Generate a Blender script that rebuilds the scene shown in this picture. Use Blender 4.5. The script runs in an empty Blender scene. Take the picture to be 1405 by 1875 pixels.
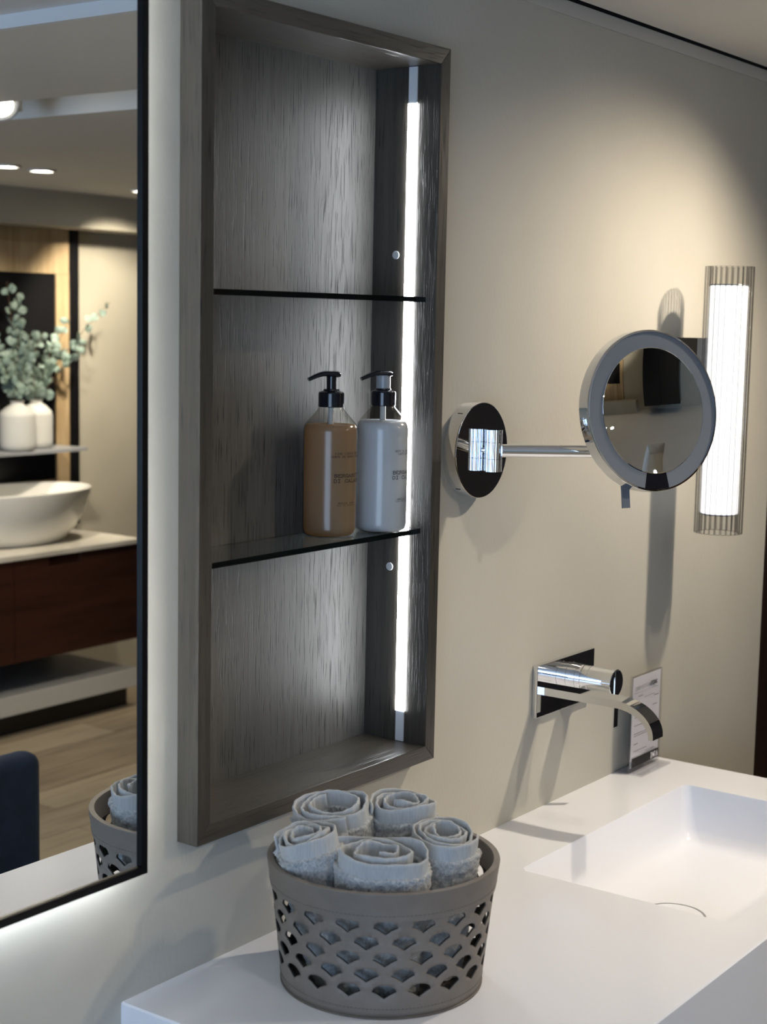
import bpy, bmesh, math, random
from mathutils import Vector, Matrix, noise, geometry
random.seed(7)
PI = math.pi
S = bpy.context.scene
C = S.collection

# ------------------------------------------------------------------ camera
YAW, PITCH, ROLL = math.radians(53.9579), math.radians(7.0106), math.radians(1.14358)
fw = Vector((math.sin(YAW)*math.cos(PITCH), math.cos(YAW)*math.cos(PITCH), -math.sin(PITCH)))
r0 = Vector((math.cos(YAW), -math.sin(YAW), 0)); u0 = r0.cross(fw)
rt = r0*math.cos(ROLL) + u0*math.sin(ROLL); up = -r0*math.sin(ROLL) + u0*math.cos(ROLL)
CAMLOC = Vector((-1.33878, -1.27254, 1.65085))
cd = bpy.data.cameras.new('camera'); cam = bpy.data.objects.new('camera', cd); C.objects.link(cam)
M4 = Matrix.Identity(4)
for i in range(3):
    M4[i][0] = rt[i]; M4[i][1] = up[i]; M4[i][2] = -fw[i]; M4[i][3] = CAMLOC[i]
cam.matrix_world = M4
cd.sensor_fit = 'HORIZONTAL'; cd.sensor_width = 36.0; cd.lens = 2874.69*36/1405
cd.clip_start = 0.02; cd.clip_end = 60
cd.dof.use_dof = True; cd.dof.focus_distance = 2.3; cd.dof.aperture_fstop = 9.0
S.camera = cam

# ------------------------------------------------------------------ world, exposure
w = bpy.data.worlds.new('world'); S.world = w; w.use_nodes = True
w.node_tree.nodes['Background'].inputs[0].default_value = (0.55, 0.72, 1.0, 1)
w.node_tree.nodes['Background'].inputs[1].default_value = 1.6
S.view_settings.view_transform = 'Standard'; S.view_settings.look = 'None'
S.view_settings.exposure = 0.1; S.view_settings.gamma = 1.0; S.view_settings.use_curve_mapping = False
S.cycles.use_denoising = True
S.cycles.max_bounces = 8; S.cycles.glossy_bounces = 6; S.cycles.transmission_bounces = 6; S.cycles.transparent_max_bounces = 20
S.cycles.caustics_reflective = False; S.cycles.caustics_refractive = False
S.cycles.sample_clamp_indirect = 6.0

# daylight entering through the showroom window (left end of the room)
ad = bpy.data.lights.new('daylight', 'AREA'); ad.shape = 'RECTANGLE'; ad.size = 2.6; ad.size_y = 1.7
ad.energy = 85; ad.color = (0.55, 0.75, 1.0)
ao = bpy.data.objects.new('daylight', ad); C.objects.link(ao)
ao.location = (-3.28, -2.0, 1.2); ao.rotation_euler = (0, -PI/2, 0)

# ceiling spotlights: position, aim, power, cone, blend, colour
WARM = (1.0, 0.855, 0.67); MILD = (1.0, 0.88, 0.74)
SPOTS = [   # name, position, aim, power, cone, blend, colour, lamp radius
    ('key',  (1.42, -0.60, 2.135), (1.08, -0.02, 0.95), 54, 116, 0.95, WARM, 0.022),
    ('slot', (1.31, -1.93, 2.158), (0.40, -0.42, 0.85), 40, 46, 0.6, WARM, 0.03),
    ('fara', (2.33, -3.11, 2.14), (2.5, -3.8, 0.6), 55, 80, 0.6, WARM, 0.03),
    ('farb', (2.50, -3.12, 2.14), (3.1, -4.0, 1.0), 50, 70, 0.6, WARM, 0.03),
    ('farc', (3.31, -3.43, 2.14), (3.70, -4.0, 1.2), 80, 90, 0.6, WARM, 0.03),
    ('left', (-0.35, -1.05, 2.165), (-0.05, -0.35, 0.75), 9, 80, 0.8, MILD, 0.04),  # unseen fill lamp, added to brighten the left of the counter
    ('mid',  (1.00, -1.00, 2.14), (0.80, -0.70, 0.2), 16, 70, 0.9, MILD, 0.04),  # added fill over the counter, kept out of the mirror's view
    ('room', (0.2, -2.7, 2.165), (0.4, -2.8, 0.0), 70, 120, 0.6, MILD, 0.04),  # invented downlight that lifts the general room level
    ('hall', (2.2, -2.0, 2.14), (2.15, -2.9, 0.0), 60, 75, 0.6, MILD, 0.04),  # extra lamp put in to brighten the mirrored floor boards
]

# ------------------------------------------------------------------ materials
def nodes(name):
    m = bpy.data.materials.new(name); m.use_nodes = True
    nt = m.node_tree; return m, nt, nt.nodes['Principled BSDF'], nt.nodes, nt.links
def pbr(name, col, rough=0.5, metal=0.0, spec=0.5, trans=0.0, ior=1.45, coat=0.0, sheen=0.0, sss=0.0):
    m, nt, b, N, L = nodes(name)
    b.inputs['Base Color'].default_value = (*col, 1); b.inputs['Roughness'].default_value = rough
    b.inputs['Metallic'].default_value = metal; b.inputs['Specular IOR Level'].default_value = spec
    b.inputs['Transmission Weight'].default_value = trans; b.inputs['IOR'].default_value = ior
    b.inputs['Coat Weight'].default_value = coat; b.inputs['Sheen Weight'].default_value = sheen
    if sss: b.inputs['Subsurface Weight'].default_value = sss; b.inputs['Subsurface Radius'].default_value = (0.02, 0.02, 0.02); b.inputs['Subsurface Scale'].default_value = 0.5
    return m
def coords(N, L, scale=(1, 1, 1), kind='Object'):
    t = N.new('ShaderNodeTexCoord'); mp = N.new('ShaderNodeMapping'); mp.inputs['Scale'].default_value = scale
    L.new(t.outputs[kind], mp.inputs['Vector']); return mp.outputs['Vector']
def noisy(name, c1, c2, scale=(20, 20, 20), rough=0.6, detail=6, bump=0.0, bscale=None, bdist=0.001, spec=0.5, lo=0.35, hi=0.65, sheen=0.0):
    m, nt, b, N, L = nodes(name)
    v = coords(N, L, scale); n = N.new('ShaderNodeTexNoise'); n.inputs['Scale'].default_value = 1; n.inputs['Detail'].default_value = detail
    L.new(v, n.inputs['Vector'])
    r = N.new('ShaderNodeValToRGB'); r.color_ramp.elements[0].position = lo; r.color_ramp.elements[1].position = hi
    r.color_ramp.elements[0].color = (*c1, 1); r.color_ramp.elements[1].color = (*c2, 1)
    L.new(n.outputs['Fac'], r.inputs['Fac']); L.new(r.outputs['Color'], b.inputs['Base Color'])
    b.inputs['Roughness'].default_value = rough; b.inputs['Specular IOR Level'].default_value = spec; b.inputs['Sheen Weight'].default_value = sheen
    if bump:
        n2 = n
        if bscale:
            n2 = N.new('ShaderNodeTexNoise'); n2.inputs['Scale'].default_value = 1; n2.inputs['Detail'].default_value = 4
            L.new(coords(N, L, bscale), n2.inputs['Vector'])
        bp = N.new('ShaderNodeBump'); bp.inputs['Strength'].default_value = bump; bp.inputs['Distance'].default_value = bdist
        L.new(n2.outputs['Fac'], bp.inputs['Height']); L.new(bp.outputs['Normal'], b.inputs['Normal'])
    return m
def wood(name, c1, c2, grain, rough=0.45, bump=0.5, bdist=0.0012, fine=None, spec=0.5, pores=None):
    """stretched-noise grain; `grain` = mapping scale (small along the grain)."""
    m, nt, b, N, L = nodes(name)
    n = N.new('ShaderNodeTexNoise'); n.inputs['Scale'].default_value = 1; n.inputs['Detail'].default_value = 5; n.inputs['Roughness'].default_value = 0.65
    L.new(coords(N, L, grain), n.inputs['Vector'])
    r = N.new('ShaderNodeValToRGB'); r.color_ramp.elements[0].position = 0.36; r.color_ramp.elements[1].position = 0.62
    r.color_ramp.elements[0].color = (*c1, 1); r.color_ramp.elements[1].color = (*c2, 1)
    L.new(n.outputs['Fac'], r.inputs['Fac'])
    out = r.outputs['Color']; h = n.outputs['Fac']
    if pores:
        p = N.new('ShaderNodeTexNoise'); p.inputs['Scale'].default_value = 1; p.inputs['Detail'].default_value = 2
        L.new(coords(N, L, pores), p.inputs['Vector'])
        pr = N.new('ShaderNodeValToRGB'); pr.color_ramp.elements[0].position = 0.33; pr.color_ramp.elements[1].position = 0.43
        L.new(p.outputs['Fac'], pr.inputs['Fac'])
        mx = N.new('ShaderNodeMix'); mx.data_type = 'RGBA'; mx.blend_type = 'MULTIPLY'; mx.inputs['Factor'].default_value = 0.75
        L.new(out, mx.inputs['A']); L.new(pr.outputs['Color'], mx.inputs['B']); out = mx.outputs['Result']
        ma = N.new('ShaderNodeMath'); ma.operation = 'MULTIPLY'; L.new(pr.outputs['Color'], ma.inputs[0]); ma.inputs[1].default_value = 1.0
        ad_ = N.new('ShaderNodeMath'); ad_.operation = 'MULTIPLY_ADD'; L.new(h, ad_.inputs[0]); ad_.inputs[1].default_value = 0.35; L.new(ma.outputs[0], ad_.inputs[2]); h = ad_.outputs[0]
    L.new(out, b.inputs['Base Color']); b.inputs['Roughness'].default_value = rough; b.inputs['Specular IOR Level'].default_value = spec
    bp = N.new('ShaderNodeBump'); bp.inputs['Strength'].default_value = bump; bp.inputs['Distance'].default_value = bdist
    L.new(h, bp.inputs['Height']); L.new(bp.outputs['Normal'], b.inputs['Normal'])
    return m
def emit(name, col, s):
    m, nt, b, N, L = nodes(name)
    b.inputs['Base Color'].default_value = (0.8, 0.8, 0.8, 1); b.inputs['Emission Color'].default_value = (*col, 1); b.inputs['Emission Strength'].default_value = s
    return m
def thinglass(name, tint, edge, rough=0.02, power=1.0):
    """thin clear plastic or glass wall: transparent with Fresnel gloss, darker where seen edge-on"""
    m, nt, b, N, L = nodes(name); N.remove(b)
    lw = N.new('ShaderNodeLayerWeight'); lw.inputs['Blend'].default_value = 0.4
    mx = N.new('ShaderNodeMix'); mx.data_type = 'RGBA'; mx.inputs['A'].default_value = (*tint, 1); mx.inputs['B'].default_value = (*edge, 1)
    pw = N.new('ShaderNodeMath'); pw.operation = 'POWER'; pw.inputs[1].default_value = power; L.new(lw.outputs['Facing'], pw.inputs[0]); L.new(pw.outputs[0], mx.inputs['Factor'])
    t = N.new('ShaderNodeBsdfTransparent'); L.new(mx.outputs['Result'], t.inputs['Color'])
    g = N.new('ShaderNodeBsdfGlossy'); g.inputs['Roughness'].default_value = rough
    fr = N.new('ShaderNodeFresnel'); fr.inputs['IOR'].default_value = 1.45
    ge = N.new('ShaderNodeNewGeometry'); iv = N.new('ShaderNodeMath'); iv.operation = 'SUBTRACT'; iv.inputs[0].default_value = 1; L.new(ge.outputs['Backfacing'], iv.inputs[1])
    mu = N.new('ShaderNodeMath'); mu.operation = 'MULTIPLY'; L.new(fr.outputs[0], mu.inputs[0]); L.new(iv.outputs[0], mu.inputs[1])
    ms = N.new('ShaderNodeMixShader'); L.new(mu.outputs[0], ms.inputs[0]); L.new(t.outputs[0], ms.inputs[1]); L.new(g.outputs[0], ms.inputs[2])
    L.new(ms.outputs[0], nt.nodes['Material Output'].inputs['Surface']); return m
def translucent(name, col, tcol, fac, rough=0.25):
    m, nt, b, N, L = nodes(name)
    b.inputs['Base Color'].default_value = (*col, 1); b.inputs['Roughness'].default_value = rough; b.inputs['Specular IOR Level'].default_value = 0.05
    t = N.new('ShaderNodeBsdfTranslucent'); t.inputs['Color'].default_value = (*tcol, 1)
    ms = N.new('ShaderNodeMixShader'); ms.inputs[0].default_value = fac
    L.new(b.outputs[0], ms.inputs[1]); L.new(t.outputs[0], ms.inputs[2]); L.new(ms.outputs[0], nt.nodes['Material Output'].inputs['Surface']); return m

MAT = {}
MAT['wall'] = noisy('wall_paint', (0.435, 0.42, 0.375), (0.475, 0.46, 0.41), (3, 3, 3), rough=0.55, bump=0.35, bscale=(160, 160, 90), bdist=0.0012, spec=0.4)
MAT['ceil'] = noisy('ceiling_paint', (0.72, 0.69, 0.64), (0.75, 0.72, 0.67), (2, 2, 2), rough=0.8)
MAT['ceilwhite'] = noisy('ceiling_white_paint', (0.72, 0.72, 0.73), (0.76, 0.76, 0.77), (2, 2, 2), rough=0.7)
MAT['trimpaint'] = pbr('trim_paint', (0.5, 0.485, 0.45), 0.6)
MAT['gap'] = pbr('shadow_gap_black', (0.01, 0.01, 0.01), 0.9)
MAT['farwall'] = noisy('far_wall_paint', (0.45, 0.42, 0.34), (0.49, 0.46, 0.38), (3, 3, 3), rough=0.7)
MAT['brown'] = wood('dark_brown_wood', (0.010, 0.005, 0.003), (0.028, 0.012, 0.007), (30, 30, 2), rough=0.4, bump=0.2)
MAT['black'] = pbr('black_lacquer', (0.006, 0.006, 0.007), 0.35)
MAT['blackmetal'] = pbr('black_anodised_metal', (0.004, 0.004, 0.005), 0.30, 0.0, 0.2)
MAT['blackplastic'] = pbr('black_glossy_plastic', (0.008, 0.008, 0.012), 0.16)
MAT['mirror'] = pbr('silvered_mirror', (0.86, 0.89, 0.90), 0.0, 1.0)
MAT['chrome'] = pbr('polished_chrome', (0.82, 0.83, 0.85), 0.035, 1.0)
MAT['counter'] = pbr('white_solid_surface', (0.78, 0.80, 0.86), 0.16, 0, 0.45)
MAT['vanity'] = pbr('white_matt_lacquer', (0.62, 0.62, 0.64), 0.45)
oak1, oak2 = (0.042, 0.036, 0.029), (0.062, 0.054, 0.044)
MAT['oakv'] = wood('grey_oak_vertical_grain', oak1, oak2, (110, 110, 4), rough=0.42, bump=0.4, bdist=0.0005, pores=(600, 600, 16))
MAT['oakh'] = wood('grey_oak_horizontal_grain', oak1, oak2, (4, 110, 110), rough=0.28, bump=0.35, bdist=0.0005, pores=(16, 600, 600), spec=0.7)
MAT['oakback'] = wood('grey_oak_brushed_back', (0.066, 0.063, 0.058), (0.092, 0.088, 0.082), (170, 170, 6), rough=0.5, bump=0.7, bdist=0.0011, pores=(400, 400, 18))
MAT['led'] = emit('led_diffuser_lit', (0.93, 0.96, 1.0), 34)
MAT['ledend'] = pbr('led_diffuser_unlit', (0.75, 0.76, 0.78), 0.4)
MAT['ledback'] = emit('mirror_backlight_led', (0.88, 0.94, 1.0), 31)
MAT['pin'] = pbr('white_plastic_cap', (0.55, 0.55, 0.54), 0.4)
m, nt, b, N, L = nodes('smoked_shelf_glass'); MAT['glass'] = m
b.inputs['Base Color'].default_value = (0.30, 0.34, 0.34, 1); b.inputs['Transmission Weight'].default_value = 1; b.inputs['Roughness'].default_value = 0.01; b.inputs['IOR'].default_value = 1.5
MAT['glassedge'] = pbr('glass_edge_painted_dark', (0.004, 0.006, 0.006), 0.08)  # black colour imitates the dark refracted in the glass edge
MAT['leather'] = noisy('taupe_leatherette', (0.155, 0.134, 0.115), (0.175, 0.153, 0.133), (40, 40, 40), rough=0.55, bump=0.25, bscale=(900, 900, 900), bdist=0.0005)
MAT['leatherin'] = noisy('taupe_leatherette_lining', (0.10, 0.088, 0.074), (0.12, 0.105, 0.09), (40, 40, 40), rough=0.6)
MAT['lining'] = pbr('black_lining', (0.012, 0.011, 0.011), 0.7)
MAT['stitch'] = pbr('grey_thread', (0.10, 0.092, 0.085), 0.8)
MAT['terry'] = noisy('grey_terry_pile', (0.32, 0.33, 0.335), (0.52, 0.53, 0.53), (350, 350, 350), rough=0.95, bump=0.6, bdist=0.002, spec=0.1, sheen=0.4)
MAT['hem'] = noisy('grey_woven_hem', (0.38, 0.395, 0.405), (0.45, 0.465, 0.475), (600, 600, 30), rough=0.85, bump=0.3, bdist=0.0006, spec=0.2, sheen=0.3)
MAT['bottleclear'] = thinglass('clear_bottle_plastic', (0.93, 0.92, 0.90), (0.70, 0.68, 0.64), 0.18)
MAT['amber'] = translucent('amber_liquid_soap', (0.29, 0.235, 0.17), (0.84, 0.56, 0.22), 0.48)
MAT['lotion'] = translucent('white_lotion', (0.52, 0.57, 0.64), (0.70, 0.72, 0.73), 0.3)
MAT['print'] = pbr('black_print', (0.012, 0.012, 0.014), 0.6)
MAT['greyprint'] = pbr('grey_print', (0.09, 0.09, 0.10), 0.7)
MAT['greyplastic'] = pbr('satin_grey_plastic', (0.30, 0.31, 0.33), 0.3)
MAT['frost'] = pbr('frosted_light_ring', (0.15, 0.17, 0.20), 0.45)
MAT['rod'] = thinglass('clear_fluted_glass', (0.98, 0.98, 0.98), (0.10, 0.10, 0.11), 0.03, 1.5)
MAT['tube'] = emit('opal_lamp_tube_lit', (1.0, 0.98, 0.965), 1.5)
MAT['acrylic'] = thinglass('clear_acrylic', (0.985, 0.985, 0.99), (0.80, 0.80, 0.82), 0.04)
MAT['paper'] = pbr('white_paper', (0.86, 0.85, 0.88), 0.7)
MAT['floorwood'] = None
m, nt, b, N, L = nodes('oak_floor_board'); MAT['floorwood'] = m
oi = N.new('ShaderNodeObjectInfo'); n = N.new('ShaderNodeTexNoise'); n.inputs['Scale'].default_value = 1; n.inputs['Detail'].default_value = 5
L.new(coords(N, L, (3, 30, 30)), n.inputs['Vector'])
ad2 = N.new('ShaderNodeMath'); ad2.operation = 'MULTIPLY_ADD'; L.new(oi.outputs['Random'], ad2.inputs[0]); ad2.inputs[1].default_value = 0.35; L.new(n.outputs['Fac'], ad2.inputs[2])
r = N.new('ShaderNodeValToRGB'); r.color_ramp.elements[0].position = 0.4; r.color_ramp.elements[1].position = 0.9
r.color_ramp.elements[0].color = (0.19, 0.15, 0.10, 1); r.color_ramp.elements[1].color = (0.36, 0.30, 0.21, 1)
L.new(ad2.outputs[0], r.inputs['Fac']); L.new(r.outputs['Color'], b.inputs['Base Color']); b.inputs['Roughness'].default_value = 0.45
MAT['farwood'] = wood('honey_oak_panel', (0.40, 0.28, 0.15), (0.56, 0.42, 0.25), (25, 25, 2), rough=0.5, bump=0.2)
MAT['mahogany'] = wood('mahogany_veneer', (0.026, 0.009, 0.005), (0.048, 0.017, 0.009), (2, 20, 30), rough=0.4, bump=0.1)
MAT['marble'] = noisy('cream_marble', (0.52, 0.49, 0.42), (0.66, 0.63, 0.56), (6, 6, 6), rough=0.25)
MAT['ceramic'] = pbr('white_ceramic', (0.80, 0.79, 0.75), 0.12)
MAT['vase'] = pbr('matt_white_ceramic', (0.55, 0.55, 0.53), 0.55)
MAT['leaf'] = noisy('eucalyptus_leaf', (0.10, 0.17, 0.14), (0.40, 0.50, 0.44), (30, 30, 30), rough=0.6)
MAT['twig'] = pbr('brown_twig', (0.12, 0.07, 0.035), 0.8)
MAT['velvet'] = noisy('navy_velvet', (0.006, 0.018, 0.050), (0.010, 0.028, 0.070), (20, 20, 20), rough=0.85, sheen=0.1)
MAT['beech'] = wood('beech_leg', (0.30, 0.19, 0.09), (0.40, 0.27, 0.14), (30, 30, 3), bump=0.1)
MAT['platform'] = pbr('white_platform', (0.55, 0.54, 0.50), 0.4)
MAT['lampwhite'] = pbr('white_lamp_metal', (0.7, 0.7, 0.68), 0.4)
MAT['lens'] = emit('spot_lens_lit', (1.0, 0.92, 0.80), 30)
MAT['windowframe'] = pbr('white_window_frame', (0.6, 0.6, 0.6), 0.5)
MAT['pane'] = thinglass('window_pane', (0.97, 0.98, 1.0), (0.8, 0.82, 0.85), 0.01)

# ------------------------------------------------------------------ mesh helpers
def bx(bm, x0, x1, y0, y1, z0, z1):
    v = [bm.verts.new(p) for p in ((x0, y0, z0), (x1, y0, z0), (x1, y1, z0), (x0, y1, z0), (x0, y0, z1), (x1, y0, z1), (x1, y1, z1), (x0, y1, z1))]
    for f in ((0, 3, 2, 1), (4, 5, 6, 7), (0, 1, 5, 4), (1, 2, 6, 5), (2, 3, 7, 6), (3, 0, 4, 7)): bm.faces.new([v[i] for i in f])
    return v
def bevel(bm, w, seg=2):
    bmesh.ops.bevel(bm, geom=bm.edges[:], offset=w, segments=seg, profile=0.5, affect='EDGES', clamp_overlap=True)
def obj(name, bm, mat, parent=None, smooth=None, loc=None):
    me = bpy.data.meshes.new(name); bmesh.ops.recalc_face_normals(bm, faces=bm.faces[:]); bm.to_mesh(me); bm.free()
    return mobj(name, me, mat, parent, smooth, loc)
def mobj(name, me, mat, parent=None, smooth=None, loc=None):
    if mat and not me.materials: me.materials.append(MAT[mat] if isinstance(mat, str) else mat)
    o = bpy.data.objects.new(name, me); C.objects.link(o)
    if loc: o.location = loc
    if parent: o.parent = parent
    if smooth is not None:
        me.polygons.foreach_set('use_smooth', [True]*len(me.polygons))
        if smooth < 180:
            try: me.set_sharp_from_angle(angle=math.radians(smooth))
            except Exception: pass
            if name != 'basket_wall':
                wn_ = o.modifiers.new('weighted_normals', 'WEIGHTED_NORMAL'); wn_.keep_sharp = True; wn_.mode = 'FACE_AREA'; wn_.weight = 100
        me.update()
    return o
def box(name, mat, dims, parent=None, bev=0.0, seg=2):
    bm = bmesh.new(); bx(bm, *dims)
    if bev: bevel(bm, bev, seg)
    return obj(name, bm, mat, parent, 30 if bev else None)
def tag(o, label, cat, group=None):
    o['label'] = label; o['category'] = cat
    if group: o['group'] = group
    return o
def thing(name, label, cat, loc=(0, 0, 0), rotz=0.0, group=None):
    o = bpy.data.objects.new(name, None); o.empty_display_size = 0.05; C.objects.link(o); o.location = loc; o.rotation_euler = (0, 0, rotz)
    return tag(o, label, cat, group)
def struct(o): o['kind'] = 'structure'; return o
def lathe(bm, prof, n=48, axis=None, cap0=True, cap1=True):
    """revolve (r, h) pairs about +z; `axis` = Matrix applied afterwards"""
    rings = []
    for r, h in prof:
        rings.append([bm.verts.new((r*math.cos(2*PI*k/n), r*math.sin(2*PI*k/n), h)) for k in range(n)])
    for a, b in zip(rings, rings[1:]):
        for k in range(n): bm.faces.new((a[k], a[(k+1) % n], b[(k+1) % n], b[k]))
    if cap0: bm.faces.new(rings[0][::-1])
    if cap1: bm.faces.new(rings[-1])
    if axis is not None: bmesh.ops.transform(bm, matrix=axis, verts=[v for rg in rings for v in rg])
    return rings
def sweep(bm, path, sec, closed=False, caps=True):
    """sweep a 2-D section [(a,b)] along a 3-D path with parallel transport; sec may be a function of index"""
    P = [Vector(p) for p in path]; n = len(P)
    T = [(P[min(i+1, n-1)] - P[max(i-1, 0)]).normalized() for i in range(n)]
    ref = Vector((0, 0, 1)) if abs(T[0].z) < 0.9 else Vector((1, 0, 0))
    A = (ref - T[0]*ref.dot(T[0])).normalized(); rings = []
    for i in range(n):
        A = (A - T[i]*A.dot(T[i])).normalized(); B = T[i].cross(A)
        s = sec(i/(n-1)) if callable(sec) else sec
        rings.append([bm.verts.new(P[i] + A*a + B*b) for a, b in s])
    k = len(rings[0])
    for r1, r2 in zip(rings, rings[1:]):
        for j in range(k): bm.faces.new((r1[j], r1[(j+1) % k], r2[(j+1) % k], r2[j]))
    if caps: bm.faces.new(rings[0][::-1]); bm.faces.new(rings[-1])
def circ(r, n=16): return [(r*math.cos(2*PI*k/n), r*math.sin(2*PI*k/n)) for k in range(n)]
def along(origin, direction, upv=(0, 0, 1)):
    """matrix that takes +z to `direction` and the origin to `origin`"""
    z = Vector(direction).normalized(); u = Vector(upv)
    if abs(z.dot(u)) > 0.98: u = Vector((0, 1, 0))
    x = u.cross(z).normalized(); y = z.cross(x)
    m = Matrix.Identity(4)
    for i in range(3): m[i][0] = x[i]; m[i][1] = y[i]; m[i][2] = z[i]; m[i][3] = origin[i]
    return m
def copies(src, parent, name=None):
    o = src.copy(); C.objects.link(o); o.parent = parent; return o

# stroke lettering (typewriter-like capitals), unit cell 1 wide x 1.5 high
GLY = {
 'A': [[(0, 0), (.5, 1.5), (1, 0)], [(.2, .55), (.8, .55)], [(-.12, 0), (.22, 0)], [(.78, 0), (1.12, 0)]],
 'B': [[(.1, 0), (.1, 1.5), (.7, 1.5), (.92, 1.3), (.92, 1.0), (.7, .8), (.1, .8)], [(.7, .8), (1, .58), (1, .22), (.75, 0), (.1, 0)]],
 'C': [[(1, 1.15), (.8, 1.45), (.4, 1.5), (.1, 1.2), (.0, .75), (.1, .3), (.4, 0), (.8, .05), (1, .35)], [(1, 1.1), (1, 1.5)]],
 'D': [[(.1, 0), (.1, 1.5), (.6, 1.5), (.95, 1.15), (1, .75), (.95, .35), (.6, 0), (.1, 0)]],
 'E': [[(.1, 0), (.1, 1.5), (.95, 1.5), (.95, 1.2)], [(.1, .78), (.65, .78)], [(.1, 0), (1, 0), (1, .32)]],
 'F': [[(.1, 0), (.1, 1.5), (.95, 1.5), (.95, 1.2)], [(.1, .78), (.65, .78)], [(-.1, 0), (.4, 0)]],
 'G': [[(1, 1.15), (.8, 1.45), (.4, 1.5), (.1, 1.2), (0, .75), (.1, .3), (.4, 0), (.95, .1), (.95, .65), (.6, .65)]],
 'H': [[(.1, 0), (.1, 1.5)], [(.9, 0), (.9, 1.5)], [(.1, .78), (.9, .78)], [(-.1, 0), (.3, 0)], [(.7, 0), (1.1, 0)]],
 'I': [[(.5, 0), (.5, 1.5)], [(.15, 0), (.85, 0)], [(.15, 1.5), (.85, 1.5)]],
 'J': [[(.7, 1.5), (.7, .3), (.45, 0), (.15, .05), (.05, .4)], [(.4, 1.5), (1, 1.5)]],
 'K': [[(.1, 0), (.1, 1.5)], [(.9, 1.5), (.1, .7)], [(.35, .9), (.95, 0)]],
 'L': [[(.15, 1.5), (.15, 0), (.95, 0), (.95, .35)], [(-.05, 1.5), (.4, 1.5)]],
 'M': [[(0, 0), (.08, 1.5), (.5, .6), (.92, 1.5), (1, 0)], [(-.15, 0), (.2, 0)], [(.8, 0), (1.15, 0)]],
 'N': [[(.1, 0), (.1, 1.5), (.9, 0), (.9, 1.5)]],
 'O': [[(.5, 0), (.15, .2), (0, .75), (.15, 1.3), (.5, 1.5), (.85, 1.3), (1, .75), (.85, .2), (.5, 0)]],
 'P': [[(.1, 0), (.1, 1.5), (.75, 1.5), (.98, 1.3), (.98, .9), (.75, .7), (.1, .7)], [(-.1, 0), (.4, 0)]],
 'Q': [[(.5, 0), (.15, .2), (0, .75), (.15, 1.3), (.5, 1.5), (.85, 1.3), (1, .75), (.85, .2), (.5, 0)], [(.5, .3), (1, -.15)]],
 'R': [[(.1, 0), (.1, 1.5), (.72, 1.5), (.95, 1.3), (.95, .95), (.72, .75), (.1, .75)], [(.55, .75), (1.02, 0)], [(-.1, 0), (.35, 0)]],
 'S': [[(.95, 1.2), (.75, 1.47), (.3, 1.47), (.08, 1.2), (.2, .9), (.8, .65), (.95, .35), (.75, .03), (.25, .03), (.05, .35)]],
 'T': [[(.5, 0), (.5, 1.5)], [(.0, 1.15), (0, 1.5), (1, 1.5), (1, 1.15)], [(.25, 0), (.75, 0)]],
 'U': [[(.1, 1.5), (.1, .3), (.35, 0), (.65, 0), (.9, .3), (.9, 1.5)], [(-.1, 1.5), (.3, 1.5)], [(.7, 1.5), (1.1, 1.5)]],
 'V': [[(0, 1.5), (.5, 0), (1, 1.5)]], 'W': [[(0, 1.5), (.25, 0), (.5, 1.0), (.75, 0), (1, 1.5)]],
 'X': [[(0, 0), (1, 1.5)], [(0, 1.5), (1, 0)]], 'Y': [[(0, 1.5), (.5, .75), (1, 1.5)], [(.5, .75), (.5, 0)]],
 'Z': [[(0, 1.5), (1, 1.5), (0, 0), (1, 0)]],
 '&': [[(1, 0), (.2, 1.1), (.35, 1.5), (.65, 1.4), (.6, 1.05), (.05, .5), (.2, .05), (.6, .05), (.95, .6)]],
 '1': [[(.2, 1.2), (.5, 1.5), (.5, 0)], [(.2, 0), (.8, 0)]],
 '8': [[(.5, .8), (.15, 1.05), (.2, 1.4), (.5, 1.5), (.8, 1.4), (.85, 1.05), (.5, .8), (.05, .45), (.2, .05), (.5, 0), (.8, .05), (.95, .45), (.5, .8)]],
 '9': [[(.95, 1.0), (.7, .75), (.25, .8), (.05, 1.1), (.25, 1.45), (.6, 1.5), (.9, 1.3), (.95, .9), (.8, .2), (.4, 0)]],
}
def letters(bm, text, x0, z0, h, pitch, fn, weight=0.16):
    """flat strokes mapped by fn(s, t) -> 3-D point"""
    sc = h/1.5; wd = weight*sc*1.0; cw = pitch*0.74
    for i, ch in enumerate(text):
        for line in GLY.get(ch, []):
            for (ax, az), (bx_, bz) in zip(line, line[1:]):
                p = Vector((x0+i*pitch+ax*cw, z0+az*sc)); q = Vector((x0+i*pitch+bx_*cw, z0+bz*sc))
                d = (q-p)
                if d.length < 1e-9: continue
                d.normalize(); nn = Vector((-d.y, d.x))*wd*0.5; p2 = p-d*wd*.4; q2 = q+d*wd*.4
                vs = [bm.verts.new(fn(*(a))) for a in (p2-nn, q2-nn, q2+nn, p2+nn)]
                bm.faces.new(vs)

# ------------------------------------------------------------------ room shell
X_END = 1.773; CEIL = 2.15
CW, CD, CT, CIN = 0.50115, 0.03313, 0.02277, 0.07739      # recessed shelf unit: width, proud depth, rail, inner back
CZ0, CZ1 = 1.02, 2.02
bm = bmesh.new(); XL = -3.2
def quadgrid(bm, xs, zs, y, skip):
    V = {}
    for x in xs:
        for z in zs: V[x, z] = bm.verts.new((x, y, z))
    for i in range(len(xs)-1):
        for j in range(len(zs)-1):
            if (i, j) in skip: continue
            bm.faces.new((V[xs[i], zs[j]], V[xs[i+1], zs[j]], V[xs[i+1], zs[j+1]], V[xs[i], zs[j+1]]))
    return V
xs = [XL, 0.004, CW-0.004, X_END]; zs = [0.0, CZ0+0.004, CZ1-0.004, 2.15]
Vf = quadgrid(bm, xs, zs, 0.0, {(1, 1)}); Vb = quadgrid(bm, xs, zs, 0.16, {(1, 1)})
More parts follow.
